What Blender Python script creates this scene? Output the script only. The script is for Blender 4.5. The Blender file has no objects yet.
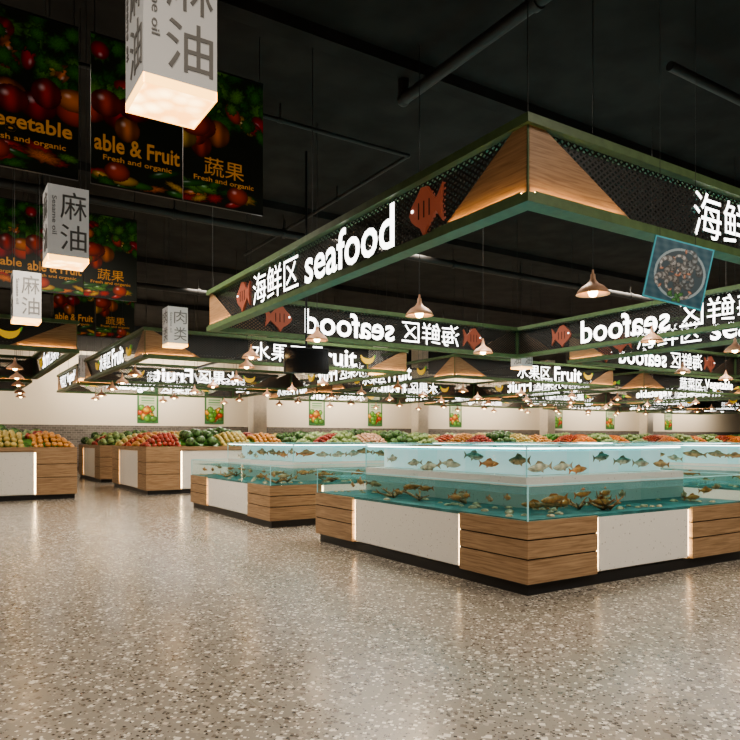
import bpy, math, random
import numpy as np
from mathutils import Vector, Matrix
random.seed(7); rng=np.random.RandomState(5)
scene=bpy.context.scene
try: scene.view_settings.look='AgX - Medium High Contrast'
except Exception as ex: print(ex)
COL=scene.collection
CEIL=7.5
# ------------------------------------------------------------ materials
def newmat(name):
    m=bpy.data.materials.new(name); m.use_nodes=True
    nt=m.node_tree; b=nt.nodes.get('Principled BSDF'); return m,nt,b
def M(name,col,rough=0.5,metal=0.0,emit=None,es=0.0,noise=0.0,nscale=8.0,spec=0.5):
    m,nt,b=newmat(name)
    b.inputs['Base Color'].default_value=(*col,1); b.inputs['Roughness'].default_value=rough
    b.inputs['Metallic'].default_value=metal; b.inputs['Specular IOR Level'].default_value=spec
    if emit: b.inputs['Emission Color'].default_value=(*emit,1); b.inputs['Emission Strength'].default_value=es
    if noise>0:
        tc=nt.nodes.new('ShaderNodeTexCoord'); n=nt.nodes.new('ShaderNodeTexNoise'); n.inputs['Scale'].default_value=nscale
        r=nt.nodes.new('ShaderNodeValToRGB'); c0=[max(0,c*(1-noise)) for c in col]; c1=[min(1,c*(1+noise)) for c in col]
        r.color_ramp.elements[0].color=(*c0,1); r.color_ramp.elements[1].color=(*c1,1)
        r.color_ramp.elements[0].position=.35; r.color_ramp.elements[1].position=.65
        nt.links.new(tc.outputs['Object'],n.inputs['Vector']); nt.links.new(n.outputs['Fac'],r.inputs['Fac']); nt.links.new(r.outputs['Color'],b.inputs['Base Color'])
    return m
def wood_mat(name,c0,c1):
    m,nt,b=newmat(name)
    tc=nt.nodes.new('ShaderNodeTexCoord'); mp=nt.nodes.new('ShaderNodeMapping'); mp.inputs['Scale'].default_value=(1.3,1.3,26)
    n=nt.nodes.new('ShaderNodeTexNoise'); n.inputs['Scale'].default_value=1.8; n.inputs['Detail'].default_value=6; n.inputs['Distortion'].default_value=.6
    r=nt.nodes.new('ShaderNodeValToRGB'); r.color_ramp.elements[0].color=(*c0,1); r.color_ramp.elements[1].color=(*c1,1)
    r.color_ramp.elements[0].position=.35; r.color_ramp.elements[1].position=.68
    nt.links.new(tc.outputs['Object'],mp.inputs['Vector']); nt.links.new(mp.outputs[0],n.inputs['Vector']); nt.links.new(n.outputs['Fac'],r.inputs['Fac']); nt.links.new(r.outputs['Color'],b.inputs['Base Color'])
    b.inputs['Roughness'].default_value=.45
    return m
def terrazzo(name,base,layers,rough,tile=None):
    m,nt,b=newmat(name); L=nt.links
    tc=nt.nodes.new('ShaderNodeTexCoord')
    col=nt.nodes.new('ShaderNodeRGB'); col.outputs[0].default_value=(*base,1); cur=col.outputs[0]
    big=nt.nodes.new('ShaderNodeTexNoise'); big.inputs['Scale'].default_value=.6
    L.new(tc.outputs['Object'],big.inputs['Vector'])
    for sc,thr,prob,cols in layers:
        v=nt.nodes.new('ShaderNodeTexVoronoi'); v.inputs['Scale'].default_value=sc
        v.distance='MANHATTAN'
        L.new(tc.outputs['Object'],v.inputs['Vector'])
        sep=nt.nodes.new('ShaderNodeSeparateColor'); L.new(v.outputs['Color'],sep.inputs[0])
        th=nt.nodes.new('ShaderNodeMath'); th.operation='MULTIPLY_ADD'; th.inputs[1].default_value=thr*.7; th.inputs[2].default_value=thr*.3; L.new(sep.outputs[1],th.inputs[0])
        lt=nt.nodes.new('ShaderNodeMath'); lt.operation='LESS_THAN'; L.new(v.outputs['Distance'],lt.inputs[0]); L.new(th.outputs[0],lt.inputs[1])
        lp=nt.nodes.new('ShaderNodeMath'); lp.operation='LESS_THAN'; lp.inputs[1].default_value=prob; L.new(sep.outputs[0],lp.inputs[0])
        mu=nt.nodes.new('ShaderNodeMath'); mu.operation='MULTIPLY'; L.new(lt.outputs[0],mu.inputs[0]); L.new(lp.outputs[0],mu.inputs[1])
        r=nt.nodes.new('ShaderNodeValToRGB'); r.color_ramp.interpolation='CONSTANT'
        els=r.color_ramp.elements
        while len(els)<len(cols): els.new(.5)
        for i,c in enumerate(cols): els[i].position=i/len(cols); els[i].color=(*c,1)
        L.new(sep.outputs[2],r.inputs['Fac'])
        mx=nt.nodes.new('ShaderNodeMixRGB'); L.new(mu.outputs[0],mx.inputs[0]); L.new(cur,mx.inputs[1]); L.new(r.outputs['Color'],mx.inputs[2]); cur=mx.outputs[0]
    if tile:
        br=nt.nodes.new('ShaderNodeTexBrick'); br.offset=0; br.inputs['Scale'].default_value=1/tile
        br.inputs['Mortar Size'].default_value=.0015; br.inputs['Brick Width'].default_value=1; br.inputs['Row Height'].default_value=1
        br.inputs['Color1'].default_value=(1,1,1,1); br.inputs['Color2'].default_value=(1,1,1,1); br.inputs['Mortar'].default_value=(.82,.82,.8,1)
        L.new(tc.outputs['Object'],br.inputs['Vector'])
        mx=nt.nodes.new('ShaderNodeMixRGB'); mx.blend_type='MULTIPLY'; mx.inputs[0].default_value=1
        L.new(cur,mx.inputs[1]); L.new(br.outputs['Color'],mx.inputs[2]); cur=mx.outputs[0]
    L.new(cur,b.inputs['Base Color'])
    mr=nt.nodes.new('ShaderNodeMapRange'); mr.inputs[3].default_value=rough-.06; mr.inputs[4].default_value=rough+.08
    L.new(big.outputs['Fac'],mr.inputs[0]); L.new(mr.outputs[0],b.inputs['Roughness'])
    return m
def thin_glass(name,tint,f0=.04,rough=0.02,diff=None,dfac=0.0,fmax=.6):
    m=bpy.data.materials.new(name); m.use_nodes=True; nt=m.node_tree; nt.nodes.clear(); L=nt.links
    o=nt.nodes.new('ShaderNodeOutputMaterial'); t=nt.nodes.new('ShaderNodeBsdfTransparent'); t.inputs[0].default_value=(*tint,1)
    g=nt.nodes.new('ShaderNodeBsdfGlossy'); g.inputs['Roughness'].default_value=rough
    lw=nt.nodes.new('ShaderNodeLayerWeight'); lw.inputs[0].default_value=.5
    pw=nt.nodes.new('ShaderNodeMath'); pw.operation='POWER'; pw.inputs[1].default_value=5; L.new(lw.outputs['Facing'],pw.inputs[0])
    ma=nt.nodes.new('ShaderNodeMath'); ma.operation='MULTIPLY_ADD'; ma.inputs[1].default_value=fmax; ma.inputs[2].default_value=f0; L.new(pw.outputs[0],ma.inputs[0])
    mx=nt.nodes.new('ShaderNodeMixShader'); L.new(ma.outputs[0],mx.inputs[0])
    first=t.outputs[0]
    if diff:
        d=nt.nodes.new('ShaderNodeBsdfDiffuse'); d.inputs[0].default_value=(*diff,1)
        m2=nt.nodes.new('ShaderNodeMixShader'); m2.inputs[0].default_value=dfac; L.new(t.outputs[0],m2.inputs[1]); L.new(d.outputs[0],m2.inputs[2]); first=m2.outputs[0]
    L.new(first,mx.inputs[1]); L.new(g.outputs[0],mx.inputs[2]); L.new(mx.outputs[0],o.inputs[0])
    return m
def mesh_mat():
    m=bpy.data.materials.new('black_wire_mesh'); m.use_nodes=True; nt=m.node_tree; L=nt.links
    b=nt.nodes['Principled BSDF']; b.inputs['Base Color'].default_value=(.055,.055,.055,1); b.inputs['Roughness'].default_value=.4; b.inputs['Metallic'].default_value=.3
    tc=nt.nodes.new('ShaderNodeTexCoord'); s=nt.nodes.new('ShaderNodeSeparateXYZ'); L.new(tc.outputs['Object'],s.inputs[0])
    def mth(op,a,bv):
        n=nt.nodes.new('ShaderNodeMath'); n.operation=op
        for i,x in enumerate((a,bv)):
            if x is None: continue
            if isinstance(x,(int,float)): n.inputs[i].default_value=x
            else: L.new(x,n.inputs[i])
        return n.outputs[0]
    u=mth('ADD',s.outputs[0],s.outputs[1]); z=mth('MULTIPLY',s.outputs[2],1.4)
    a=mth('FRACT',mth('MULTIPLY',mth('ADD',u,z),11),None); c=mth('FRACT',mth('MULTIPLY',mth('SUBTRACT',u,z),11),None)
    l=mth('MAXIMUM',mth('LESS_THAN',a,.42),mth('LESS_THAN',c,.42))
    L.new(l,b.inputs['Alpha'])
    return m
WOOD=wood_mat('oak_veneer',(.25,.155,.085),(.43,.285,.17))
WOODR=wood_mat('gusset_wood',(.26,.15,.08),(.42,.26,.15))
GREEN=M('green_painted_steel',(.095,.150,.070),.45,noise=.12)
BLACK=M('black_plinth',(.018,.018,.02),.35)
DARKG=M('shadow_gap',(.03,.02,.015),.8)
WHITET=terrazzo('white_terrazzo_panel',(.76,.74,.70),[(40,.45,.35,[(.50,.47,.43),(.85,.84,.8),(.38,.36,.34)])],.4)
LEDW=M('warm_led_strip',(1,.9,.7),.5,emit=(1,.74,.42),es=15)
LEDG=M('warm_led_gusset',(1,.8,.5),.5,emit=(1,.60,.26),es=48)
TANKFILL=M('tank_fill_strip',(1,1,1),.5,emit=(1,.97,.90),es=7)  # glowing strip added under the upper rims to brighten the fish
SIGN=M('sign_letter_white',(1,1,1),.5,emit=(1,.98,.95),es=5)
SIGNSIDE=M('sign_letter_return',(.25,.25,.25),.5)
FISHI=M('fish_icon_red',(.24,.075,.05),.5,emit=(.36,.085,.045),es=.3)
FRUITI=M('fruit_icon_yellow',(.6,.4,.05),.5,emit=(.7,.42,.04),es=.5)
LEAFI=M('icon_green',(.12,.35,.06),.5,emit=(.12,.4,.06),es=.4)
MESH=mesh_mat()
GLASS=thin_glass('tank_glass',(.88,.97,.965),.03,.02,fmax=.5)
RIM=M('glass_rim',(.35,.65,.66),.2,emit=(.3,.6,.62),es=.18)  # slight emission put into the colour so glass edges look bright
WATER=thin_glass('tank_water',(.40,.72,.74),.035,.06,diff=(.035,.17,.19),dfac=.36,fmax=.40)
WATERT=thin_glass('tank_water_turquoise',(.3,.8,.9),.03,.06,diff=(.03,.50,.62),dfac=.9,fmax=.18)
BASIN=M('tank_basin',(.045,.16,.165),.5,noise=.35,nscale=5)
GLOWBACK=M('tank_glow_backing',(.66,.80,.78),.5,emit=(.70,.90,.88),es=.45,noise=.06)  # white tank backing with added glow to brighten the interior
STEEL=M('cable_steel',(.05,.05,.05),.4,.5)
# ------------------------------------------------------------ mesh builder
class MB:
    def __init__(s): s.v=[]; s.f=[]; s.m=[]; s.s=[]; s.mats=[]
    def mi(s,mat):
        if mat not in s.mats: s.mats.append(mat)
        return s.mats.index(mat)
    def add(s,vs,fs,mat,smooth=False):
        o=len(s.v); s.v.extend([tuple(map(float,p)) for p in vs]); k=s.mi(mat)
        for f in fs: s.f.append(tuple(i+o for i in f)); s.m.append(k); s.s.append(smooth)
    def box(s,x0,x1,y0,y1,z0,z1,mat):
        vs=[(x0,y0,z0),(x1,y0,z0),(x1,y1,z0),(x0,y1,z0),(x0,y0,z1),(x1,y0,z1),(x1,y1,z1),(x0,y1,z1)]
        s.add(vs,[(0,3,2,1),(4,5,6,7),(0,1,5,4),(1,2,6,5),(2,3,7,6),(3,0,4,7)],mat)
    def pane(s,x0,y0,x1,y1,z0,z1,mat): s.add([(x0,y0,z0),(x1,y1,z0),(x1,y1,z1),(x0,y0,z1)],[(0,1,2,3)],mat)
    def cyl(s,p0,p1,r0,r1=None,n=10,mat=None,caps=True):
        if r1 is None: r1=r0
        p0=Vector(p0);p1=Vector(p1); d=(p1-p0).normalized(); a=d.orthogonal().normalized(); b=d.cross(a)
        vs=[]
        for p,r in((p0,r0),(p1,r1)):
            for i in range(n):
                t=2*math.pi*i/n; vs.append(p+a*(r*math.cos(t))+b*(r*math.sin(t)))
        s.add(vs,[(i,(i+1)%n,n+(i+1)%n,n+i) for i in range(n)],mat,True)
        if caps: s.add(vs,[tuple(range(n))[::-1],tuple(range(n,2*n))],mat)
    def lathe(s,prof,c,n,mat):
        vs=[];k=len(prof)
        for r,z in prof:
            for i in range(n):
                t=2*math.pi*i/n; vs.append((c[0]+r*math.cos(t),c[1]+r*math.sin(t),c[2]+z))
        s.add(vs,[(j*n+i,j*n+(i+1)%n,(j+1)*n+(i+1)%n,(j+1)*n+i) for j in range(k-1) for i in range(n)],mat,True)
    def poly(s,pts,off,mat):
        n=len(pts); vs=[tuple(p) for p in pts]+[tuple(np.array(p)+np.array(off)) for p in pts]
        s.add(vs,[tuple(range(n)),tuple(range(2*n-1,n-1,-1))]+[(i,n+i,n+(i+1)%n,(i+1)%n) for i in range(n)],mat)
    def mesh(s,name):
        me=bpy.data.meshes.new(name); me.from_pydata(s.v,[],s.f)
        for m in s.mats: me.materials.append(m)
        me.polygons.foreach_set('material_index',s.m); me.polygons.foreach_set('use_smooth',s.s); me.update(); return me
    def obj(s,name,parent=None,loc=(0,0,0)): return put(s.mesh(name),name,parent,loc)
def put(me,name,parent=None,loc=(0,0,0),rot=(0,0,0),scale=(1,1,1)):
    o=bpy.data.objects.new(name,me); COL.objects.link(o); o.location=loc; o.rotation_euler=rot; o.scale=scale
    if parent: o.parent=parent
    return o
def empty(name,loc=(0,0,0),rot=(0,0,0)):
    o=bpy.data.objects.new(name,None); COL.objects.link(o); o.location=loc; o.rotation_euler=rot; o.empty_display_size=.2; return o
_tc={}
def text_mesh(txt,w,h,depth,mat,bold=0.0,side=None):
    key=(txt,w,h,depth,mat.name)
    if key in _tc: return _tc[key]
    cu=bpy.data.curves.new('txt','FONT'); cu.body=txt; cu.size=1; cu.offset=bold; cu.resolution_u=3
    cu.extrude=.5; ob=bpy.data.objects.new('txt',cu); COL.objects.link(ob)
    bpy.context.view_layer.update(); dg=bpy.context.evaluated_depsgraph_get()
    me=bpy.data.meshes.new_from_object(ob.evaluated_get(dg)); bpy.data.objects.remove(ob)
    n=len(me.vertices); a=np.zeros(n*3); me.vertices.foreach_get('co',a); a=a.reshape(-1,3)
    zs=a[:,2].copy()
    idx=[]
    for p in me.polygons:
        zz=[zs[v] for v in p.vertices]; idx.append(0 if max(zz)-min(zz)<.1 else 1)
    if n:
        mn=a.min(0);mxx=a.max(0); c=(mn+mxx)/2; sz=np.maximum(mxx-mn,1e-4)
        sx=w/sz[0]; sy=h/sz[1] if h else sx
        a=(a-c)*np.array([sx,sy,depth]); me.vertices.foreach_set('co',a.ravel())
    me.materials.clear(); me.materials.append(mat); me.materials.append(side or mat)
    me.polygons.foreach_set('material_index',idx); me.polygons.foreach_set('use_smooth',[False]*len(idx))
    me.update(); me.name='text_'+mat.name
    _tc[key]=me; return me
# ------------------------------------------------------------ room
FLOORM=terrazzo('terrazzo_floor',(.235,.213,.183),[
 (12,.8,.6,[(.30,.275,.24),(.17,.152,.13),(.35,.32,.28),(.20,.18,.155),(.28,.25,.21)]),
 (24,.75,.7,[(.58,.54,.48),(.07,.06,.052),(.36,.33,.28),(.09,.078,.066),(.48,.42,.35),(.14,.12,.10)]),
 (42,.75,.65,[(.66,.63,.56),(.04,.035,.03),(.28,.255,.22),(.055,.047,.04)])],.20,tile=3.2)
X0,X1,Y0,Y1=-26,64,-14,32
b=MB(); b.box(X0,X1,Y0,Y1,-.2,0,FLOORM); b.obj('floor')
CM=M('black_painted_ceiling',(.034,.031,.0295),.9,noise=.2,nscale=1.5,spec=.2)
b=MB(); b.box(X0,X1,Y0,Y1,CEIL,CEIL+.2,CM); b.obj('ceiling')
def wallmat():
    m,nt,bs=newmat('cream_wall_brick_base'); L=nt.links
    tc=nt.nodes.new('ShaderNodeTexCoord'); s=nt.nodes.new('ShaderNodeSeparateXYZ'); L.new(tc.outputs['Object'],s.inputs[0])
    c=nt.nodes.new('ShaderNodeCombineXYZ'); ad=nt.nodes.new('ShaderNodeMath'); L.new(s.outputs[0],ad.inputs[0]); L.new(s.outputs[1],ad.inputs[1])
    L.new(ad.outputs[0],c.inputs[0]); L.new(s.outputs[2],c.inputs[1])
    br=nt.nodes.new('ShaderNodeTexBrick'); br.inputs['Scale'].default_value=2.2; br.inputs['Color1'].default_value=(.10,.09,.085,1); br.inputs['Color2'].default_value=(.17,.155,.14,1); br.inputs['Mortar'].default_value=(.26,.24,.22,1); br.inputs['Mortar Size'].default_value=.02
    L.new(c.outputs[0],br.inputs['Vector'])
    r=nt.nodes.new('ShaderNodeValToRGB'); r.color_ramp.interpolation='CONSTANT'
    e=r.color_ramp.elements; e[0].position=0; e[0].color=(1,1,1,1); e[1].position=.3; e[1].color=(0,0,0,1)
    dv=nt.nodes.new('ShaderNodeMath'); dv.operation='DIVIDE'; dv.inputs[1].default_value=CEIL; L.new(s.outputs[2],dv.inputs[0]); L.new(dv.outputs[0],r.inputs['Fac'])
    r2=nt.nodes.new('ShaderNodeValToRGB'); r2.color_ramp.interpolation='CONSTANT'; e=r2.color_ramp.elements
    e[0].position=0; e[0].color=(.78,.71,.60,1); e[1].position=.80; e[1].color=(.03,.03,.03,1); L.new(dv.outputs[0],r2.inputs['Fac'])
    mx=nt.nodes.new('ShaderNodeMixRGB'); L.new(r.outputs['Color'],mx.inputs[0]); L.new(r2.outputs['Color'],mx.inputs[1]); L.new(br.outputs['Color'],mx.inputs[2]); L.new(mx.outputs[0],bs.inputs['Base Color'])
    bs.inputs['Roughness'].default_value=.7
    return m
WM=wallmat()
b=MB(); b.box(X0-.2,X1+.2,Y1,Y1+.2,0,CEIL,WM); b.obj('wall_back')
b=MB(); b.box(X0-.2,X1+.2,Y0-.2,Y0,0,CEIL,WM); b.obj('wall_front')
b=MB(); b.box(X0-.2,X0,Y0,Y1,0,CEIL,WM); b.obj('wall_left')
b=MB(); b.box(X1,X1+.2,Y0,Y1,0,CEIL,WM); b.obj('wall_right')
b=MB(); b.box(X0,X1,Y1-.04,Y1,0,.15,BLACK); b.obj('baseboard_back')
# ceiling services
PIPE=M('dark_pipe_paint',(.034,.032,.031),.6)
def pipe(name,pts,r):
    b=MB()
    for a,c in zip(pts[:-1],pts[1:]):
        b.cyl(a,c,r,r,12,PIPE)
        L=(Vector(c)-Vector(a)).length; k=int(L//3)
        for i in range(1,k+1):
            p=Vector(a).lerp(Vector(c),i/(k+1)); d=(Vector(c)-Vector(a)).normalized()
            b.cyl(p-d*.05,p+d*.05,r*1.25,r*1.25,12,PIPE)
            if abs(d.z)<.5: b.cyl(p,(p.x,p.y,CEIL),.015,.015,6,PIPE)
    for p in pts[1:-1]:
        b.lathe([(r*1.2*math.cos(t),r*1.2*math.sin(t)) for t in np.linspace(-math.pi/2,math.pi/2,7)],p,12,PIPE)
    b.obj(name)
pipe('ceiling_pipe',[(1.6,-13,7.0),(1.6,4.3,7.0),(1.6,4.3,CEIL)],.09)
pipe('ceiling_pipe',[(-8,6.4,7.2),(3.2,6.4,7.2),(3.2,15,7.2)],.04)
pipe('ceiling_pipe',[(4.5,1.5,7.1),(40,1.5,7.1)],.07)
pipe('ceiling_pipe',[(-20,11.5,6.9),(40,11.5,6.9)],.10)
pipe('ceiling_pipe',[(-14,20,7.0),(44,20,7.0)],.1)
b=MB()
for y in range(-10,32,7):
    b.box(X0,X1,y,y+.3,CEIL-.18,CEIL,CM)
b.obj('ceiling_beams')
# ------------------------------------------------------------ fish
def fish(mb,pos,ang,L,mats,pitch=0):
    st=[(-.5,.02,.03),(-.42,.05,.085),(-.28,.075,.14),(-.1,.085,.17),(.1,.075,.155),(.25,.05,.10),(.36,.025,.05),(.40,.015,.04)]
    n=8; vs=[]
    for x,w,h in st:
        for i in range(n):
            t=2*math.pi*i/n; vs.append((x,w*math.cos(t)*.9,h*math.sin(t)*.75+.01*math.sin(x*6)))
    fs=[(j*n+i,j*n+(i+1)%n,(j+1)*n+(i+1)%n,(j+1)*n+i) for j in range(len(st)-1) for i in range(n)]+[tuple(range(n))]
    fins=[[(.38,0,.03),(.38,0,-.03),(.56,.01,-.15),(.50,0,0),(.56,.01,.15)],[(-.2,0,.11),(.2,0,.08),(.1,0,.17),(-.08,0,.21)],[(0,0,-.10),(.16,0,-.08),(.14,0,-.18)],[(-.22,.06,-.03),(-.1,.07,-.05),(-.08,.15,-.10)],[(-.22,-.06,-.03),(-.1,-.07,-.05),(-.08,-.15,-.10)]]
    R=Matrix.Translation(pos)@Matrix.Rotation(ang,4,'Z')@Matrix.Rotation(pitch,4,'Y')@Matrix.Scale(L,4)
    mb.add([R@Vector(v) for v in vs],fs,mats[0],True)
    for fn in fins: mb.add([R@Vector(v) for v in fn],[tuple(range(len(fn)))],mats[1])
    for sy in(-1,1):
        c=Vector((-.42,sy*.05,.02)); e=.016
        mb.add([R@(c+Vector(d)*e) for d in((1,0,0),(0,1,0),(-1,0,0),(0,-1,0),(0,0,1),(0,0,-1))],[(0,1,4),(1,2,4),(2,3,4),(3,0,4),(1,0,5),(2,1,5),(3,2,5),(0,3,5)],BLACK)
FB=[(M('fish_orange',(.80,.30,.11),.35,noise=.35,nscale=14),M('fish_fin_orange',(.70,.22,.07),.4)),
    (M('fish_brown',(.58,.34,.18),.35,noise=.4,nscale=16),M('fish_fin_brown',(.46,.25,.12),.4)),
    (M('fish_silver',(.70,.56,.42),.3,noise=.35,nscale=16),M('fish_fin_silver',(.58,.38,.25),.4))]
CORAL=M('coral_branch',(.62,.27,.13),.6,noise=.35,nscale=9)
SHELL=M('shellfish',(.60,.42,.27),.5,noise=.4,nscale=20)
# ------------------------------------------------------------ counters
def wood_block(b,x0,x1,y0,y1,z0,z1):
    g=.014; H=z1-z0-2*g; z=z0
    fr=[.40,.30,.30]
    for i in range(3):
        h=H*fr[i]; b.box(x0,x1,y0,y1,z,z+h,WOOD); z+=h
        if i<2: b.box(x0+.012,x1-.004,y0+.012,y1-.004,z,z+g,DARKG); z+=g
def counter_body(b,LX,LY,wx,wy,H,pl=.12):
    wx0,wx1=wx; wy0,wy1=wy
    b.box(.05,LX-.05,.05,LY-.05,0,pl,BLACK)
    wood_block(b,0,wx0,0,wy0,pl,H); wood_block(b,wx1,LX,0,wy0,pl,H)
    wood_block(b,0,wx0,wy1,LY,pl,H); wood_block(b,wx1,LX,wy1,LY,pl,H)
    i=.045
    b.box(wx0+.05,wx1-.05,i-.02,LY-i+.02,pl+.02,H-.02,WHITET)
    b.box(i-.02,LX-i+.02,wy0+.05,wy1-.05,pl+.02,H-.0205,WHITET)
    for xx in (wx0+.012,wx1-.030):
        for yy in (i,LY-i-.02): b.box(xx,xx+.018,yy,yy+.02,pl+.03,H-.03,LEDW)
    for yy in (wy0+.012,wy1-.030):
        for xx in (i,LX-i-.02): b.box(xx,xx+.02,yy,yy+.018,pl+.03,H-.03,LEDW)
    b.box(.07,LX-.07,.07,LY-.07,pl,H-.03,WHITET)
_isl={}
def tank_island(name,loc,LX,LY,wx,wy,variant):
    key=(LX,LY,variant)
    if key not in _isl:
        rs=random.Random(variant); H=.72
        b=MB(); counter_body(b,LX,LY,wx,wy,H)
        b.box(.03,LX-.03,.03,LY-.03,H-.02,H+.012,BASIN)
        ux,uy=.85,.85; U0=1.08; U1=1.43
        b.box(ux,LX-.05,uy,LY-.05,H,U0,WHITET)
        b.box(ux+.34,LX-.06,uy+.34,LY-.06,U0,U1-.07,GLOWBACK)
        b.box(ux+.04,LX-.1,uy+.012,uy+.03,U1-.035,U1-.02,TANKFILL); b.box(ux+.012,ux+.03,uy+.04,LY-.1,U1-.035,U1-.02,TANKFILL)
        body=b.mesh('counter_body')
        g=MB(); t=.012; T=1.06; lo=.02
        g.pane(lo,lo,LX-lo,lo,H,T,GLASS); g.pane(lo,lo,lo,LY-lo,H,T,GLASS)
        g.pane(lo,LY-lo,LX-lo,LY-lo,H,T,GLASS); g.pane(LX-lo,lo,LX-lo,LY-lo,H,T,GLASS)
        for a in (1.45,2.9):
            g.pane(lo,a,ux,a,H,T-.02,GLASS); g.pane(a,lo,a,uy,H,T-.02,GLASS)
        g.pane(ux,uy,LX-.05,uy,U0,U1,GLASS); g.pane(ux,uy,ux,LY-.05,U0,U1,GLASS)
        for a in (1.9,2.9):
            g.pane(ux,a,ux+.34,a,U0,U1-.02,GLASS); g.pane(a,uy,a,uy+.34,U0,U1-.02,GLASS)
        for (x0,x1,y0,y1,z) in [(lo,LX-lo,lo-.006,lo+.006,T),(lo-.006,lo+.006,lo,LY-lo,T),(lo,LX-lo,LY-lo-t,LY-lo,T),(LX-lo-t,LX-lo,lo,LY-lo,T),(ux,LX-.05,uy-.006,uy+.006,U1),(ux-.006,ux+.006,uy,LY-.05,U1),(ux,LX-.05,LY-.05-t,LY-.05,U1),(LX-.05-t,LX-.05,uy,LY-.05,U1)]:
            g.box(x0,x1,y0,y1,z,z+.010,RIM)
        for (x,y,z0,z1) in [(lo,lo,H,T),(lo,LY-lo,H,T),(LX-lo,lo,H,T),(ux,uy,U0,U1),(ux,LY-.06,U0,U1)]:
            g.box(x-.006,x+.006,y-.006,y+.006,z0,z1,RIM)
        glass=g.mesh('tank_glass')
        w=MB(); wz=.97
        w.add([(lo+t,lo+t,wz),(LX-lo-t,lo+t,wz),(LX-lo-t,uy,wz),(ux,uy,wz),(ux,LY-lo-t,wz),(lo+t,LY-lo-t,wz)],[(0,1,2,3),(0,3,4,5)],WATER)
        w.add([(ux+t,uy+t,U1-.05),(LX-.07,uy+t,U1-.05),(LX-.07,LY-.07,U1-.05),(ux+t,LY-.07,U1-.05)],[(0,1,2,3)],WATERT)
        water=w.mesh('tank_water')
        f=MB()
        y=uy+.3
        while y<LY-.3:
            fish(f,(ux+.10+rs.random()*.1,y,1.13+rs.random()*.17),math.pi/2+rs.choice([0,math.pi])+rs.uniform(-.2,.2),rs.uniform(.30,.42),rs.choice(FB),rs.uniform(-.12,.12)); y+=rs.uniform(.3,.5)
        x=ux+.35
        while x<LX-.3:
            fish(f,(x,uy+.10+rs.random()*.1,1.13+rs.random()*.17),rs.choice([0,math.pi])+rs.uniform(-.2,.2),rs.uniform(.30,.42),rs.choice(FB),rs.uniform(-.12,.12)); x+=rs.uniform(.27,.45)
        for k in range(26):
            if k%2: p=(rs.uniform(.15,.7),rs.uniform(.15,LY-.3)); 
            else: p=(rs.uniform(.15,LX-.3),rs.uniform(.15,.7))
            fish(f,(p[0],p[1],rs.uniform(.80,.93)),(math.pi/2 if k%2 else 0)+rs.choice([0,math.pi])+rs.uniform(-.5,.5),rs.uniform(.22,.34),rs.choice(FB[:2]+[FB[0]]),rs.uniform(-.1,.1))
        fs=f.mesh('fish_school')
        c=MB()
        for k in range(8):
            if k%2: p=(rs.uniform(.2,.65),rs.uniform(.2,LY-.4))
            else: p=(rs.uniform(.3,LX-.4),rs.uniform(.2,.65))
            for q in range(5):
                a=rs.uniform(0,6.28); d=Vector((math.cos(a),math.sin(a),rs.uniform(.2,.6))).normalized(); L=rs.uniform(.10,.2)
                s0=Vector((p[0],p[1],.745)); e0=s0+d*L; c.cyl(s0,e0,.016,.010,6,CORAL)
                for z in range(2):
                    d2=(d+Vector((rs.uniform(-.8,.8),rs.uniform(-.8,.8),rs.uniform(0,.3)))).normalized(); c.cyl(e0,e0+d2*L*.5,.010,.004,5,CORAL)
        for k in range(50):
            if k%2: p=(rs.uniform(.1,.75),rs.uniform(.1,LY-.2))
            else: p=(rs.uniform(.1,LX-.2),rs.uniform(.1,.75))
            rr=rs.uniform(.03,.055); c.lathe([(rr,0),(rr*.9,rr*.25),(rr*.5,rr*.5),(.001,rr*.58)],(p[0],p[1],.735),8,SHELL)
        co=c.mesh('coral_and_shells')
        _isl[key]=(body,glass,water,fs,co)
    e=empty(name,loc)
    for me,n in zip(_isl[key],('counter_body','tank_glass','tank_water','fish_school','coral_and_shells')): put(me,n,e)
    return e
W=dict(LX=3.87,LY=4.3,wx=(1.0,2.67),wy=(1.0,3.25))
for ix,x in enumerate((0,5.9,11.8)):
    for iy,y in enumerate((0,5.95)):
        tank_island('seafood_tank_island',(x,y,0),W['LX'],W['LY'],W['wx'],W['wy'],(ix+iy)%2)
# ------------------------------------------------------------ produce
def uvsphere(nu,nv):
    vs=[];fs=[]
    for j in range(nv+1):
        t=math.pi*j/nv
        for i in range(nu): p=2*math.pi*i/nu; vs.append((math.sin(t)*math.cos(p),math.sin(t)*math.sin(p),math.cos(t)))
    for j in range(nv):
        for i in range(nu): fs.append((j*nu+i,j*nu+(i+1)%nu,(j+1)*nu+(i+1)%nu,(j+1)*nu+i))
    return np.array(vs),fs
SV,SF=uvsphere(9,6)
P=lambda n,c,ns=.25,sc=6:M(n,c,.4,noise=ns,nscale=sc)
APPLE=P('apple_red',(.38,.06,.04),.4);ORANGE=P('orange_peel',(.60,.28,.08));MELON=P('melon_green',(.22,.30,.11),.5,12);WMEL=P('watermelon_rind',(.08,.16,.055),.7,14)
CABB=P('cabbage_leaf',(.30,.41,.17),.3,9);LEAF=P('leafy_green',(.09,.24,.05),.5,10);YEL=P('yellow_fruit',(.58,.45,.15));TOM=P('tomato_red',(.48,.10,.045));CARR=P('carrot_orange',(.72,.23,.05));PEACH=P('peach',(.58,.35,.23));POT=P('potato_brown',(.34,.23,.12))
KIND={'apple':(APPLE,.068,1),'orange':(ORANGE,.07,1),'melon':(MELON,.12,.9),'wmel':(WMEL,.16,.85),'cabb':(CABB,.12,.8),'leaf':(LEAF,.10,.9),'yel':(YEL,.075,1),'tom':(TOM,.065,.9),'carr':(CARR,.05,.8),'peach':(PEACH,.07,1),'pot':(POT,.075,.8)}
_pr={}
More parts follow.
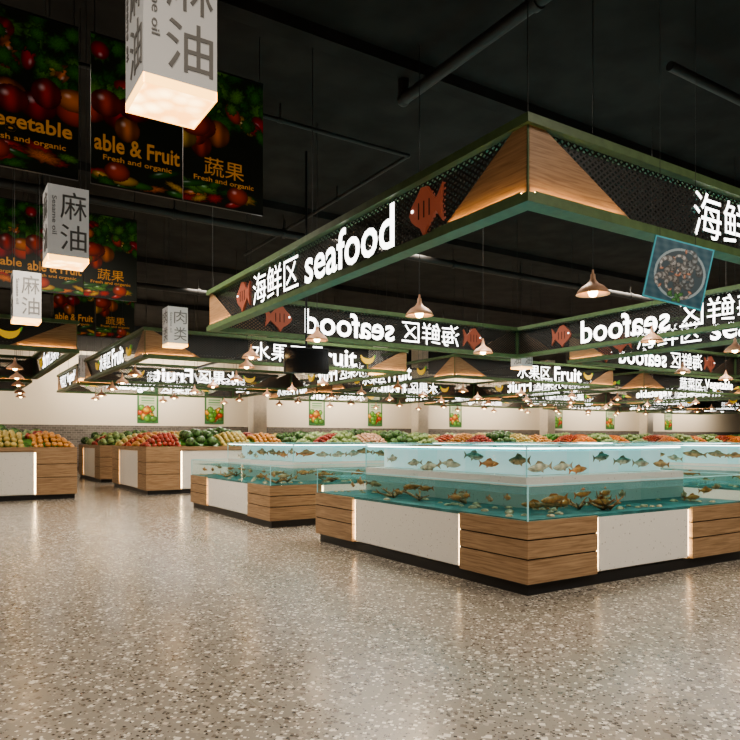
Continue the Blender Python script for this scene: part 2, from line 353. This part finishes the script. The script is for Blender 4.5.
def produce_island(name,loc,LX,LY,kinds,H=1.22):
    key=(LX,LY,tuple(kinds))
    if key not in _pr:
        rs=random.Random(len(_pr)+3)
        b=MB(); wx=(.95,LX-.95); wy=(.95,LY-.95); counter_body(b,LX,LY,wx,wy,H)
        b.box(.04,LX-.04,.04,LY-.04,H-.03,H+.02,WOOD)
        for (x0,x1,y0,y1) in[(0,LX,0,.03),(0,LX,LY-.03,LY),(0,.03,.03,LY-.03),(LX-.03,LX,.03,LY-.03)]: b.box(x0,x1,y0,y1,H,H+.10,WOOD)
        for a in np.arange(1.075,LX-.5,1.075): b.box(a-.012,a+.012,.03,LY-.03,H+.02,H+.13,WOOD)
        body=b.mesh('counter_body')
        h=MB()
        c=.75; z0=H+.02; z1=H+.30
        vs=[(.04,.04,z0),(LX-.04,.04,z0),(LX-.04,LY-.04,z0),(.04,LY-.04,z0),(c,c,z1),(LX-c,c,z1),(LX-c,LY-c,z1),(c,LY-c,z1)]
        h.add(vs,[(0,1,5,4),(1,2,6,5),(2,3,7,6),(3,0,4,7),(4,5,6,7)],LEAF)
        sec=1.075; nx=int(round(LX/sec)); ny=int(round(LY/sec))
        for i in range(nx):
            for j in range(ny):
                mat,r,sq=KIND[kinds[(i*3+j*2+i*j)%len(kinds)]]
                x=i*sec+r+.05
                while x<(i+1)*sec-r:
                    y=j*sec+r+.05
                    while y<(j+1)*sec-r:
                        d=min(x,LX-x,y,LY-y); zz=z0+min(d/c,1)*.28
                        bx=(x-i*sec)/sec-.5; by=(y-j*sec)/sec-.5; zz+=.16*max(0,1-4*(bx*bx+by*by))
                        rr=r*rs.uniform(.88,1.1); px=min(max(x+rs.uniform(-.02,.02),r+.03),LX-r-.03); py=min(max(y+rs.uniform(-.02,.02),r+.03),LY-r-.03)
                        V=SV*np.array([rr,rr,rr*sq])
                        if mat in(CABB,LEAF): V=V*(1+.22*rng.randn(len(V),1)*.7)
                        h.add(V+np.array([px,py,zz+rr*.6]),SF,mat,True)
                        y+=2*r*.98
                    x+=2*r*.98
        _pr[key]=(body,h.mesh('produce_heap'))
    e=empty(name,loc)
    put(_pr[key][0],'counter_body',e); put(_pr[key][1],'produce_heap',e)
K1=['apple','melon','orange','wmel','tom','cabb','yel']; K2=['melon','wmel','apple','peach','cabb']; K3=['carr','leaf','tom','cabb','leaf','carr']
for i,(x,k) in enumerate([(-12.0,K2),(-6.04,K1),(0,K1),(5.95,K2),(11.9,K1),(17.85,K3),(23.8,K3),(29.75,K3),(35.7,K3)]):
    produce_island('produce_display_island',(x,14.1,0),4.3,4.3,k)
for x,k in[(-6.04,K1),(0,K2),(5.95,K1),(11.9,K2),(17.85,K3)]:
    produce_island('produce_display_island',(x,20.4,0),4.3,4.3,k)
# ------------------------------------------------------------ canopies
FZ0,FZ1=3.73,4.56
def fish_icon(): 
    b=MB(); up=[(-.5,.0),(-.42,.10),(-.25,.2),(-.12,.30),(.08,.28),(.2,.16),(.33,.07),(.52,.24),(.47,0)]
    pts=up+[(.52,-.24),(.33,-.07),(.2,-.15),(.05,-.24),(-.05,-.33),(-.15,-.22),(-.3,-.16),(-.42,-.09)]
    b.poly([(x*.62,y*.9,-.03) for x,y in pts],(0,0,.06),FISHI)
    for z in(-.036,.036): b.box(-.25,-.22,.02,.05,z-.004,z+.004,SIGN)
    for x in(-.12,-.02,.08):
        for z in(-.034,.034): b.box(x,x+.014,-.09,.1,z-.003,z+.003,DARKG)
    return b.mesh('fish_icon')
def banana_icon():
    b=MB()
    o=[(.26*math.cos(t),.26*math.sin(t)) for t in np.linspace(math.pi*1.05,math.pi*1.95,9)]
    i=[(.25*math.cos(t),.05+.13*math.sin(t)) for t in np.linspace(math.pi*1.95,math.pi*1.05,9)]
    b.poly([(x,y+.1,-.03) for x,y in o+i],(0,0,.06),FRUITI); b.poly([(.23,.05,-.03),(.27,.03,-.03),(.31,.14,-.03),(.27,.15,-.03)],(0,0,.06),LEAFI)
    return b.mesh('banana_icon')
def carrot_icon():
    b=MB(); b.poly([(-.3,-.1,-.03),(.1,-.07,-.03),(.14,0,-.03),(.1,.07,-.03)],(0,0,.06),FRUITI)
    for a in(-.4,0,.4): b.poly([(.14,-.01,-.03),(.14+.18*math.cos(a),.18*math.sin(a)-.03,-.03),(.14+.2*math.cos(a),.2*math.sin(a)+.03,-.03),(.14,.01,-.03)],(0,0,.06),LEAFI)
    return b.mesh('carrot_icon')
ICON={'seafood':fish_icon(),'Fruit':banana_icon(),'Vegetable':carrot_icon()}
CH={'seafood':'\u6d77\u9c9c\u533a','Fruit':'\u6c34\u679c\u533a','Vegetable':'\u852c\u83dc\u533a'}
_cn={}
def canopy(kind,loc,SX,SY,xbeams=True):
    key=(SX,SY,xbeams)
    if key not in _cn:
        f=MB(); w=.1
        for (za,zb) in((FZ0,FZ0+.09),(FZ1-.09,FZ1)):
            f.box(-w,SX+w,-w,w,za,zb,GREEN); f.box(-w,SX+w,SY-w,SY+w,za,zb,GREEN)
            f.box(-w,w,w,SY-w,za,zb,GREEN); f.box(SX-w,SX+w,w,SY-w,za,zb,GREEN)
        for x in(0,SX):
            for y in(0,SY): f.box(x-.05,x+.05,y-.05,y+.05,FZ0+.09,FZ1-.09,GREEN)
        if xbeams:
            f.box(SX/2-.04,SX/2+.04,w,SY-w,FZ1-.09,FZ1-.01,BLACK); f.box(w,SX-w,SY/2-.04,SY/2+.04,FZ1-.088,FZ1-.012,BLACK)
        for x in(0,SX/2,SX):
            for y in(0,SY/2,SY):
                if x==SX/2 and y==SY/2: continue
                f.cyl((x,y,FZ1),(x,y,CEIL),.006,.006,6,STEEL)
        G=1.35
        for cx,sx in((0,1),(SX,-1)):
            for cy,sy in((0,1),(SY,-1)):
                a,c=sorted((cx,cx+sx*G)); q0,q1=sorted((cy-sy*.094,cy-sy*.1)); f.box(a,c,q0,q1,FZ0+.09,FZ0+.108,GREEN)
                a,c=sorted((cy,cy+sy*G)); q0,q1=sorted((cx-sx*.094,cx-sx*.1)); f.box(q0,q1,a,c,FZ0+.09,FZ0+.108,GREEN)
        p=MB(); z0,z1=FZ0+.09,FZ1-.09
        p.pane(.05,0,SX-.05,0,z0,z1,MESH); p.pane(.05,SY,SX-.05,SY,z0,z1,MESH)
        p.pane(0,.05,0,SY-.05,z0,z1,MESH); p.pane(SX,.05,SX,SY-.05,z0,z1,MESH)
        g=MB()
        for cx,sx in((0,1),(SX,-1)):
            for cy,sy in((0,1),(SY,-1)):
                oy=cy-sy*.035; ox=cx-sx*.035
                g.poly([(ox,oy,z0),(cx+sx*1.5,oy,z0),(cx+sx*.18,oy,z1),(ox,oy,z1)],(0,-sy*.02,0),WOODR)
                g.poly([(ox,oy,z0),(ox,cy+sy*1.22,z0),(ox,cy+sy*.15,z1),(ox,oy,z1)],(-sx*.02,0,0),WOODR)
                a,c=sorted((cx,cx+sx*(G-.05))); q0,q1=sorted((cy-sy*.078,cy-sy*.088)); g.box(a,c,q0,q1,z0,z0+.010,LEDG)
                a,c=sorted((cy,cy+sy*(G-.25))); q0,q1=sorted((cx-sx*.078,cx-sx*.088)); g.box(q0,q1,a,c,z0,z0+.010,LEDG)
        _cn[key]=(f.mesh('green_frame'),p.mesh('mesh_fascia'),g.mesh('wood_gussets'))
    name={'seafood':'seafood_canopy','Fruit':'fruit_canopy','Vegetable':'vegetable_canopy'}[kind]
    e=empty(name,loc)
    for me,n in zip(_cn[key],('green_frame','mesh_fascia','wood_gussets')): put(me,n,e)
    cj=text_mesh(CH[kind],1.8,.54,.05,SIGN,0,SIGNSIDE); la=text_mesh(kind,2.4 if kind!='Fruit' else 1.6,.56,.05,SIGN,.016,SIGNSIDE)
    zc=(FZ0+FZ1)/2
    lw=2.4 if kind!='Fruit' else 1.6
    tot=1.75+.25+lw
    for side,(cx,cy,rz,L) in {'front':(SX/2,0,0,SX),'left':(0,SY/2,-math.pi/2,SY),'back':(SX/2,SY,math.pi,SX),'right':(SX,SY/2,math.pi/2,SY)}.items():
        d=Vector((math.cos(rz),math.sin(rz),0)); c=Vector((cx,cy,zc))
        if side=='front': c=c+d*.58
        put(cj,'sign_chinese_'+side,e,c+d*(-tot/2+.875),(math.pi/2,0,rz))
        put(la,'sign_english_'+side,e,c+d*(tot/2-lw/2),(math.pi/2,0,rz))
        if L>7:
            if side!='front': put(ICON[kind],'icon_a_'+side,e,c+d*(tot/2+.62),(math.pi/2,0,rz)); put(ICON[kind],'icon_b_'+side,e,c+d*(-tot/2-.5),(math.pi/2,0,rz))
            else: put(ICON[kind],'icon_a_'+side,e,c+d*(tot/2+.42),(math.pi/2,0,rz))
    return e
canopy('seafood',(0,0,0),8.6,8.8,False)
canopy('seafood',(10.8,0,0),8.6,8.8)
canopy('seafood',(21.6,0,0),8.6,8.8)
for i,x in enumerate((-10.4,0,10.8,21.6,32.4)): canopy('Fruit' if i!=3 else 'Vegetable',(x,14.1,0),8.6,8.8)
for i,x in enumerate((-10.4,0,10.8,21.6,32.4,43.2)): canopy('Vegetable' if i%2 else 'Fruit',(x,24.6,0),8.6,5.4)
# ------------------------------------------------------------ pendants
COPPER=M('copper_shade',(.70,.40,.26),.4,.1); BULB=M('warm_bulb',(1,.8,.5),.5,emit=(1,.66,.30),es=26)
pb=MB()
pb.lathe([(.03,.26),(.035,.20),(.05,.17),(.075,.14),(.14,.10),(.19,.05),(.215,0),(.21,0),(.185,.045),(.135,.09),(.07,.125)],(0,0,0),20,COPPER)
pb.lathe([(.001,-.035),(.045,-.02),(.065,.03),(.04,.08),(.02,.11)],(0,0,0),10,BULB)
pb.cyl((0,0,.26),(0,0,.32),.018,.012,8,COPPER)
pb.cyl((0,0,.32),(0,0,CEIL-3.38),.006,.006,6,STEEL)
PEND=pb.mesh('pendant_lamp')
pp=[(2.4,1.2),(1.4,3.6),(1.3,6.7),(1.3,9.9),(9.5,3.3),(12.8,6.6),(5.2,6.4),(6.8,3.4),(15.2,3.0),(16,7.2),(2.0,11.9)]
for x in np.arange(-9,40,3.1):
    for y in (15.6,18.6,21.6,25.8,28.6): pp.append((x+.1*(y-18),y))
for i,(x,y) in enumerate(pp): put(PEND,'pendant_lamp',None,(x,y,3.38))
def spot(x,y,z,en,ang=150,col=(1,.78,.52),r=.12,blend=.9):
    l=bpy.data.lights.new('pendant_light','SPOT'); l.energy=en; l.spot_size=math.radians(ang); l.spot_blend=blend; l.color=col; l.shadow_soft_size=r
    o=bpy.data.objects.new('pendant_light',l); COL.objects.link(o); o.location=(x,y,z); return o
for x,y in pp[:8]: spot(x,y,3.34,120)
# ------------------------------------------------------------ lanterns
PAPER=M('lantern_white_panel',(.50,.49,.48),.6,emit=(1,.95,.88),es=.14); INK=M('grey_ink',(.20,.195,.19),.6)
AMB=M('amber_lantern_glow',(1,.7,.35),.5,emit=(1,.52,.14),es=3.6)
def amb_core():
    m,nt,bs=newmat('amber_lantern_core'); tc=nt.nodes.new('ShaderNodeTexCoord'); v=nt.nodes.new('ShaderNodeTexVoronoi'); v.inputs['Scale'].default_value=7
    r=nt.nodes.new('ShaderNodeValToRGB'); r.color_ramp.elements[0].color=(1.6,1.25,.62,1); r.color_ramp.elements[1].color=(1,.42,.08,1); r.color_ramp.elements[1].position=.7
    nt.links.new(tc.outputs['Object'],v.inputs['Vector']); nt.links.new(v.outputs['Distance'],r.inputs['Fac']); nt.links.new(r.outputs['Color'],bs.inputs['Emission Color']); bs.inputs['Emission Strength'].default_value=4.0
    return m
AMBB=amb_core()
lb=MB(); s=.25
lb.box(-s,s,-s,s,.065,.98,PAPER)
for (x0,x1,y0,y1) in[(-s,s,-s,-s+.01),(-s,s,s-.01,s),(-s,-s+.01,-s,s),(s-.01,s,-s,s)]: lb.box(x0,x1,y0,y1,0,.065,AMB)
lb.box(-s+.01,s-.01,-s+.01,s-.01,.005,.02,AMBB)
for x in(-1,1):
    for y in(-1,1): lb.cyl((x*.22,y*.22,.98),(x*.22,y*.22,CEIL-3.85),.004,.004,5,STEEL)
LM=lb.mesh('lantern_box')
t1=text_mesh('\u9ebb',.32,.36,.006,INK,0); t2=text_mesh('\u6cb9',.32,.34,.006,INK,0); t3=text_mesh('Sesame oil',.5,.055,.006,INK,0)
t4=text_mesh('\u8089',.32,.34,.006,INK,0); t5=text_mesh('\u7c7b',.32,.34,.006,INK,0)
def lantern(x,y,z,a,c_,lit=True):
    e=empty('hanging_sign_lantern',(x+s,y+s,z)); put(LM,'lantern_box',e)
    for k,(rz,dx,dy) in enumerate([(0,0,-1),(-math.pi/2,-1,0),(math.pi/2,1,0),(math.pi,0,1)]):
        d=Vector((math.cos(rz),math.sin(rz),0)); n=Vector((dx,dy,0))*(s+.004)
        put(a,'glyph_upper_%d'%k,e,n+d*.06+Vector((0,0,.73)),(math.pi/2,0,rz)); put(c_,'glyph_lower_%d'%k,e,n+d*.06+Vector((0,0,.31)),(math.pi/2,0,rz))
        put(t3,'caption_%d'%k,e,n-d*.17+Vector((0,0,.58))).rotation_euler=(Matrix.Rotation(rz,3,'Z')@Matrix.Rotation(math.pi/2,3,'X')@Matrix.Rotation(-math.pi/2,3,'Z')).to_euler()
    if lit:
        o=spot(x+s,y+s,z-.02,60,165,(1,.68,.34),.15)
CX,CY=-4.71,-4.60
for dx,dy,g in[(1.12,4.52,0),(1.17,9.6,0),(1.2,14.9,0),(4.76,16.8,1),(4.6,28.2,1),(16,15.9,0),(13,20,1)]:
    lantern(CX+dx,CY+dy,3.85,(t1,t4)[g],(t2,t5)[g],dy<17)
# ------------------------------------------------------------ painted prints (vertex colour)
PRINT,nt,bs=newmat('printed_vinyl'); at=nt.nodes.new('ShaderNodeVertexColor'); at.layer_name='Col'; nt.links.new(at.outputs[0],bs.inputs['Base Color']); bs.inputs['Roughness'].default_value=.45
nt.links.new(at.outputs[0],bs.inputs['Emission Color']); bs.inputs['Emission Strength'].default_value=.12  # low emission in the print colour stands in for light on it
def ball(img,cx,cy,rx,ry,col,rot=0,ribs=0,leafy=0,seed=0):
    h,w,_=img.shape; yy,xx=np.mgrid[0:h,0:w]; u=(xx-cx)*math.cos(rot)+(yy-cy)*math.sin(rot); v=-(xx-cx)*math.sin(rot)+(yy-cy)*math.cos(rot)
    a=np.arctan2(v/ry,u/rx); d=np.sqrt((u/rx)**2+(v/ry)**2)
    if leafy: d=d*(1+.12*np.sin(a*9+seed)+.07*np.sin(a*17+seed*2))
    m=d<1; sh=np.clip(1.0-.85*d**1.6,0.08,1)
    if ribs: sh=sh*(.7+.3*np.cos(u/rx*ribs))
    if leafy: sh=sh*(.5+.5*np.abs(np.sin(a*6+d*9+seed)))
    c=np.array(col)[None,None,:]*sh[...,None]
    if not leafy:
        hl=np.exp(-(((u/rx+.3)**2+(v/ry-.35)**2)/.03)); c=c+hl[...,None]*.4
    img[m]=c[m]
def veg_img(seed,w=120,h=190):
    r=np.random.RandomState(seed); img=np.zeros((h,w,3))+np.array([.012,.014,.008])
    reds=[(.50,.02,.01),(.58,.05,.01),(.42,.01,.02)]; gr=[(.05,.19,.02),(.12,.28,.04),(.03,.12,.02)]; ye=[(.7,.38,.03),(.7,.18,.02),(.6,.48,.08)]
    k=w/96
    for i in range(40):
        ball(img,r.uniform(0,w),r.uniform(h*.60,h*1.0),r.uniform(7,17)*k,r.uniform(6,13)*k,gr[r.randint(3)],r.uniform(0,3),0,1,i)
    for i in range(9):
        c=(reds+ye)[r.randint(6)]; ball(img,r.uniform(0,w),r.uniform(h*.62,h*.9),r.uniform(5,10)*k,r.uniform(7,15)*k,c,r.uniform(0,3),r.choice([0,7]))
    for i in range(14):
        ball(img,r.uniform(0,w),r.uniform(h*.55,h*.9),r.uniform(5,12)*k,r.uniform(4,9)*k,gr[r.randint(3)],r.uniform(0,3),0,1,i+50)
    for i in range(6):
        ball(img,r.uniform(0,w),r.uniform(h*.40,h*.58),r.uniform(12,19)*k,r.uniform(11,16)*k,reds[r.randint(3)] if i%3 else ye[r.randint(2)],0,r.choice([0,6]))
    for i in range(14):
        ball(img,r.uniform(0,w),r.uniform(0,h*.15),r.uniform(8,20)*k,r.uniform(3,6)*k,(gr+ye[:2]+reds[:1])[r.randint(6)],r.uniform(-.4,.4),0,i%2,i)
    ball(img,w*r.uniform(.2,.8),h*.10,13*k,10*k,(.55,.06,.02)) 
    return np.clip(img*.9,0,1)
def banner_img(seed,w=30,h=60):
    r=np.random.RandomState(seed); img=np.zeros((h,w,3))+np.array([.46,.50,.36]); img[int(h*.72):]=(.05,.16,.06); img[:int(h*.10)]=(.05,.16,.06)
    img[:,:3]=(.05,.16,.06); img[:,-3:]=(.05,.16,.06)
    for i in range(22): ball(img,r.uniform(3,w-3),r.uniform(h*.10,h*.40),r.uniform(3,6),r.uniform(3,6),[(.6,.08,.02),(.8,.4,.04),(.15,.4,.05),(.1,.25,.04)][r.randint(4)])
    for k in range(3): img[int(h*(.5+.06*k)):int(h*(.53+.06*k)),6:w-6]=(.1,.25,.1)
    img[int(h*.80):int(h*.9),6:w-6]=(.7,.75,.6)
    return img
def shrimp_img(w=150,h=150):
    r=np.random.RandomState(4); yy,xx=np.mgrid[0:h,0:w]; img=np.zeros((h,w,3))+np.array([.035,.10,.14])
    img+=(.015*np.sin(xx*.25+yy*.1)+.01*np.sin(yy*.4))[...,None]
    m=((xx-78)**2+((yy-72)*1.05)**2)<64**2; img[m]=(.30,.38,.42)
    m=((xx-78)**2+((yy-72)*1.05)**2)<58**2; img[m]=(.05,.08,.10)
    for i in range(13):
        a=i*2.4; q=6+i*3.6; cx=78+q*math.cos(a); cy=72+q*math.sin(a); t0=r.uniform(0,6.28); R=r.uniform(12,16); c0=[(.80,.80,.80),(.62,.60,.58),(.48,.54,.58)][i%3]
        for k in range(19):
            t=t0+k*.19; rad=9.0-k*.38; cc=c0 if (k//2)%2 else tuple(x*.4 for x in c0)
            ball(img,cx+R*math.cos(t),cy+R*math.sin(t),rad,rad,cc)
        ball(img,cx+R*math.cos(t0+19*.19),cy+R*math.sin(t0+19*.19),6,3,(.60,.28,.18),t0)
        ball(img,cx+R*math.cos(t0-.15),cy+R*math.sin(t0-.15),1.8,1.8,(.02,.02,.02))
    for i in range(6): ball(img,r.uniform(15,135),r.uniform(8,30),8,5,(.10,.32,.09),r.uniform(0,3),0,1,i)
    b_=4; img[:b_]=img[-b_:]=(.06,.40,.50); img[:,:b_]=img[:,-b_:]=(.06,.40,.50)
    return np.clip(img*.85,0,1)
def print_mesh(img,W_,H_,name):
    h,w,_=img.shape; xs=np.linspace(-W_/2,W_/2,w); zs=np.linspace(-H_/2,H_/2,h); vs=[(x,0,z) for z in zs for x in xs]
    fs=[(j*w+i,j*w+i+1,(j+1)*w+i+1,(j+1)*w+i) for j in range(h-1) for i in range(w-1)]
    n=len(vs); B=[(-W_/2,.02,-H_/2),(W_/2,.02,-H_/2),(W_/2,.02,H_/2),(-W_/2,.02,H_/2)]; vs+=B
    fs.append((n+1,n,n+3,n+2)); fs.append((0,n,n+1,w-1)); fs.append((w-1,n+1,n+2,(h-1)*w+w-1)); fs.append(((h-1)*w+w-1,n+2,n+3,(h-1)*w)); fs.append(((h-1)*w,n+3,n,0))
    me=bpy.data.meshes.new(name); me.from_pydata(vs,[],fs); me.materials.append(PRINT)
    ca=me.color_attributes.new('Col','FLOAT_COLOR','POINT'); c=np.ones((n+4,4)); c[:n,:3]=img.reshape(-1,3); c[n:,:3]=.03
    ca.data.foreach_set('color',c.ravel()); me.update(); return me
VP=[print_mesh(veg_img(s_),1.2,1.93,'printed_panel') for s_ in(11,23,37)]
GOLD=M('gold_print',(.50,.22,.04),.5,emit=(.9,.38,.05),es=.14)
GT=[text_mesh('Vegetable',1.05,.24,.004,GOLD,.02),text_mesh('able & Fruit',1.12,.22,.004,GOLD,.02),text_mesh('\u852c\u679c',.6,.26,.004,GOLD,0)]
GS=[text_mesh('Fresh and organic',.9,.09,.004,GOLD,.01)]
def veg_poster(x,y,k,zc=5.83):
    e=empty('hanging_vegetable_poster',(x,y,zc)); put(VP[k],'printed_panel',e)
    put(GT[k],'poster_title',e,(0,-.006,-.42),(math.pi/2,0,0)); put(GS[0],'poster_subtitle',e,(0,-.006,-.62),(math.pi/2,0,0))
    b=MB()
    for sx in(-.55,.55): b.cyl((sx,.01,.965),(sx,.01,CEIL-zc),.006,.006,6,STEEL)
    b.box(-.6,.6,-.012,.032,.965,.985,BLACK); b.box(-.6,.6,-.012,.032,-.985,-.965,BLACK)
    b.obj('hanging_rod',e)
for dx,k in[(.9,0),(2.25,1),(3.46,2)]: veg_poster(CX+dx,CY+9.35,k)
for dx,k in[(-.3,2),(1.0,0),(2.2,1),(3.41,2)]: veg_poster(CX+dx,CY+16.8,k)
for dx,k in[(3.6,1),(4.85,2)]: veg_poster(CX+dx,CY+23.2,k)
BN=[print_mesh(banner_img(s_),1.1,2.1,'printed_banner') for s_ in(1,2)]
for i,dx in enumerate((-8.5,-1.0,9.3,12.95,19.45,23.7,30.4,40.7,47,55)):
    e=empty('wall_banner',(CX+dx,Y1-.03,3.45)); put(BN[i%2],'printed_banner',e)
    b=MB(); b.box(-.58,.58,-.02,.025,1.05,1.09,BLACK); b.obj('banner_rail',e)
# shrimp card
e=empty('hanging_shrimp_picture',(2.03,-.24,3.31),(0,0,math.radians(-28)))
sc=put(print_mesh(shrimp_img(),.68,.68,'printed_card'),'printed_card',e,(0,0,0),(0,math.radians(13),0))
b=MB(); b.cyl((-.2,.02,.30),(-.2,.02,CEIL-3.31),.003,.003,5,STEEL); b.cyl((.2,.02,.24),(.2,.02,CEIL-3.31),.003,.003,5,STEEL); b.obj('hanging_string',e)
# tv
SCR=M('tv_screen',(.01,.01,.012),.12); TVF=M('tv_bezel',(.06,.06,.06),.4)
e=empty('hanging_tv',(1.7,7.9,3.15),(0,0,math.radians(-12)))
b=MB(); b.box(-.48,.48,0,.06,-.27,.27,TVF); b.box(-.46,.46,-.006,0,-.25,.25,SCR); b.cyl((0,.04,.27),(0,.04,CEIL-3.15),.025,.025,8,BLACK); b.box(-.12,.12,.06,.09,-.1,.1,BLACK); b.obj('tv_body',e)
# columns
CWM=M('column_paint',(.74,.67,.57),.6,noise=.05)
for x in(10.5,22,34,46): 
    b=MB(); b.box(x-.4,x+.4,Y1-1.2,Y1-.4,0,CEIL,CWM); b.box(x-.43,x+.43,Y1-1.23,Y1-.37,0,.2,BLACK); b.obj('square_column')
# ------------------------------------------------------------ lights
def area(x,y,z,sx,sy,en,col=(1,.89,.75),rot=(0,0,0),spread=180):  # unseen fill lights added to brighten the room, no fixtures behind them
    l=bpy.data.lights.new('overhead_fill','AREA'); l.shape='RECTANGLE'; l.size=sx; l.size_y=sy; l.energy=en; l.color=col; l.spread=math.radians(spread)
    o=bpy.data.objects.new('overhead_fill',l); COL.objects.link(o); o.location=(x,y,z); o.rotation_euler=rot; return o
for x,y,en in[(-5,-4,330),(2.5,-5,580),(-8,5,330),(-2.5,8,520),(5,4.4,460),(6,11.5,560),(15.5,6,400),(17,11.5,520),(-8,17,360),(4.5,18.5,460),(15,18.5,460),(27,12,520),(28,20,460)]:
    area(x,y,7.25,3,3,en*.97,spread=140)
for x in range(-22,62,12): area(x+2,Y1-2.6,6.2,8,.4,450,(1,.84,.64),(math.radians(38),0,0),150)  # added wash that brightens the back wall, no fixture modelled
w=bpy.data.worlds.new('world'); scene.world=w; w.use_nodes=True; w.node_tree.nodes['Background'].inputs[0].default_value=(.9,.85,.8,1); w.node_tree.nodes['Background'].inputs[1].default_value=.05
# ------------------------------------------------------------ camera
cam=bpy.data.cameras.new('camera'); co=bpy.data.objects.new('camera',cam); COL.objects.link(co)
co.location=(CX,CY,1.5); co.rotation_euler=(math.pi/2,0,math.radians(-32.5)); cam.lens=32.8; cam.sensor_width=36; cam.shift_y=.0946; cam.clip_end=300
scene.camera=co
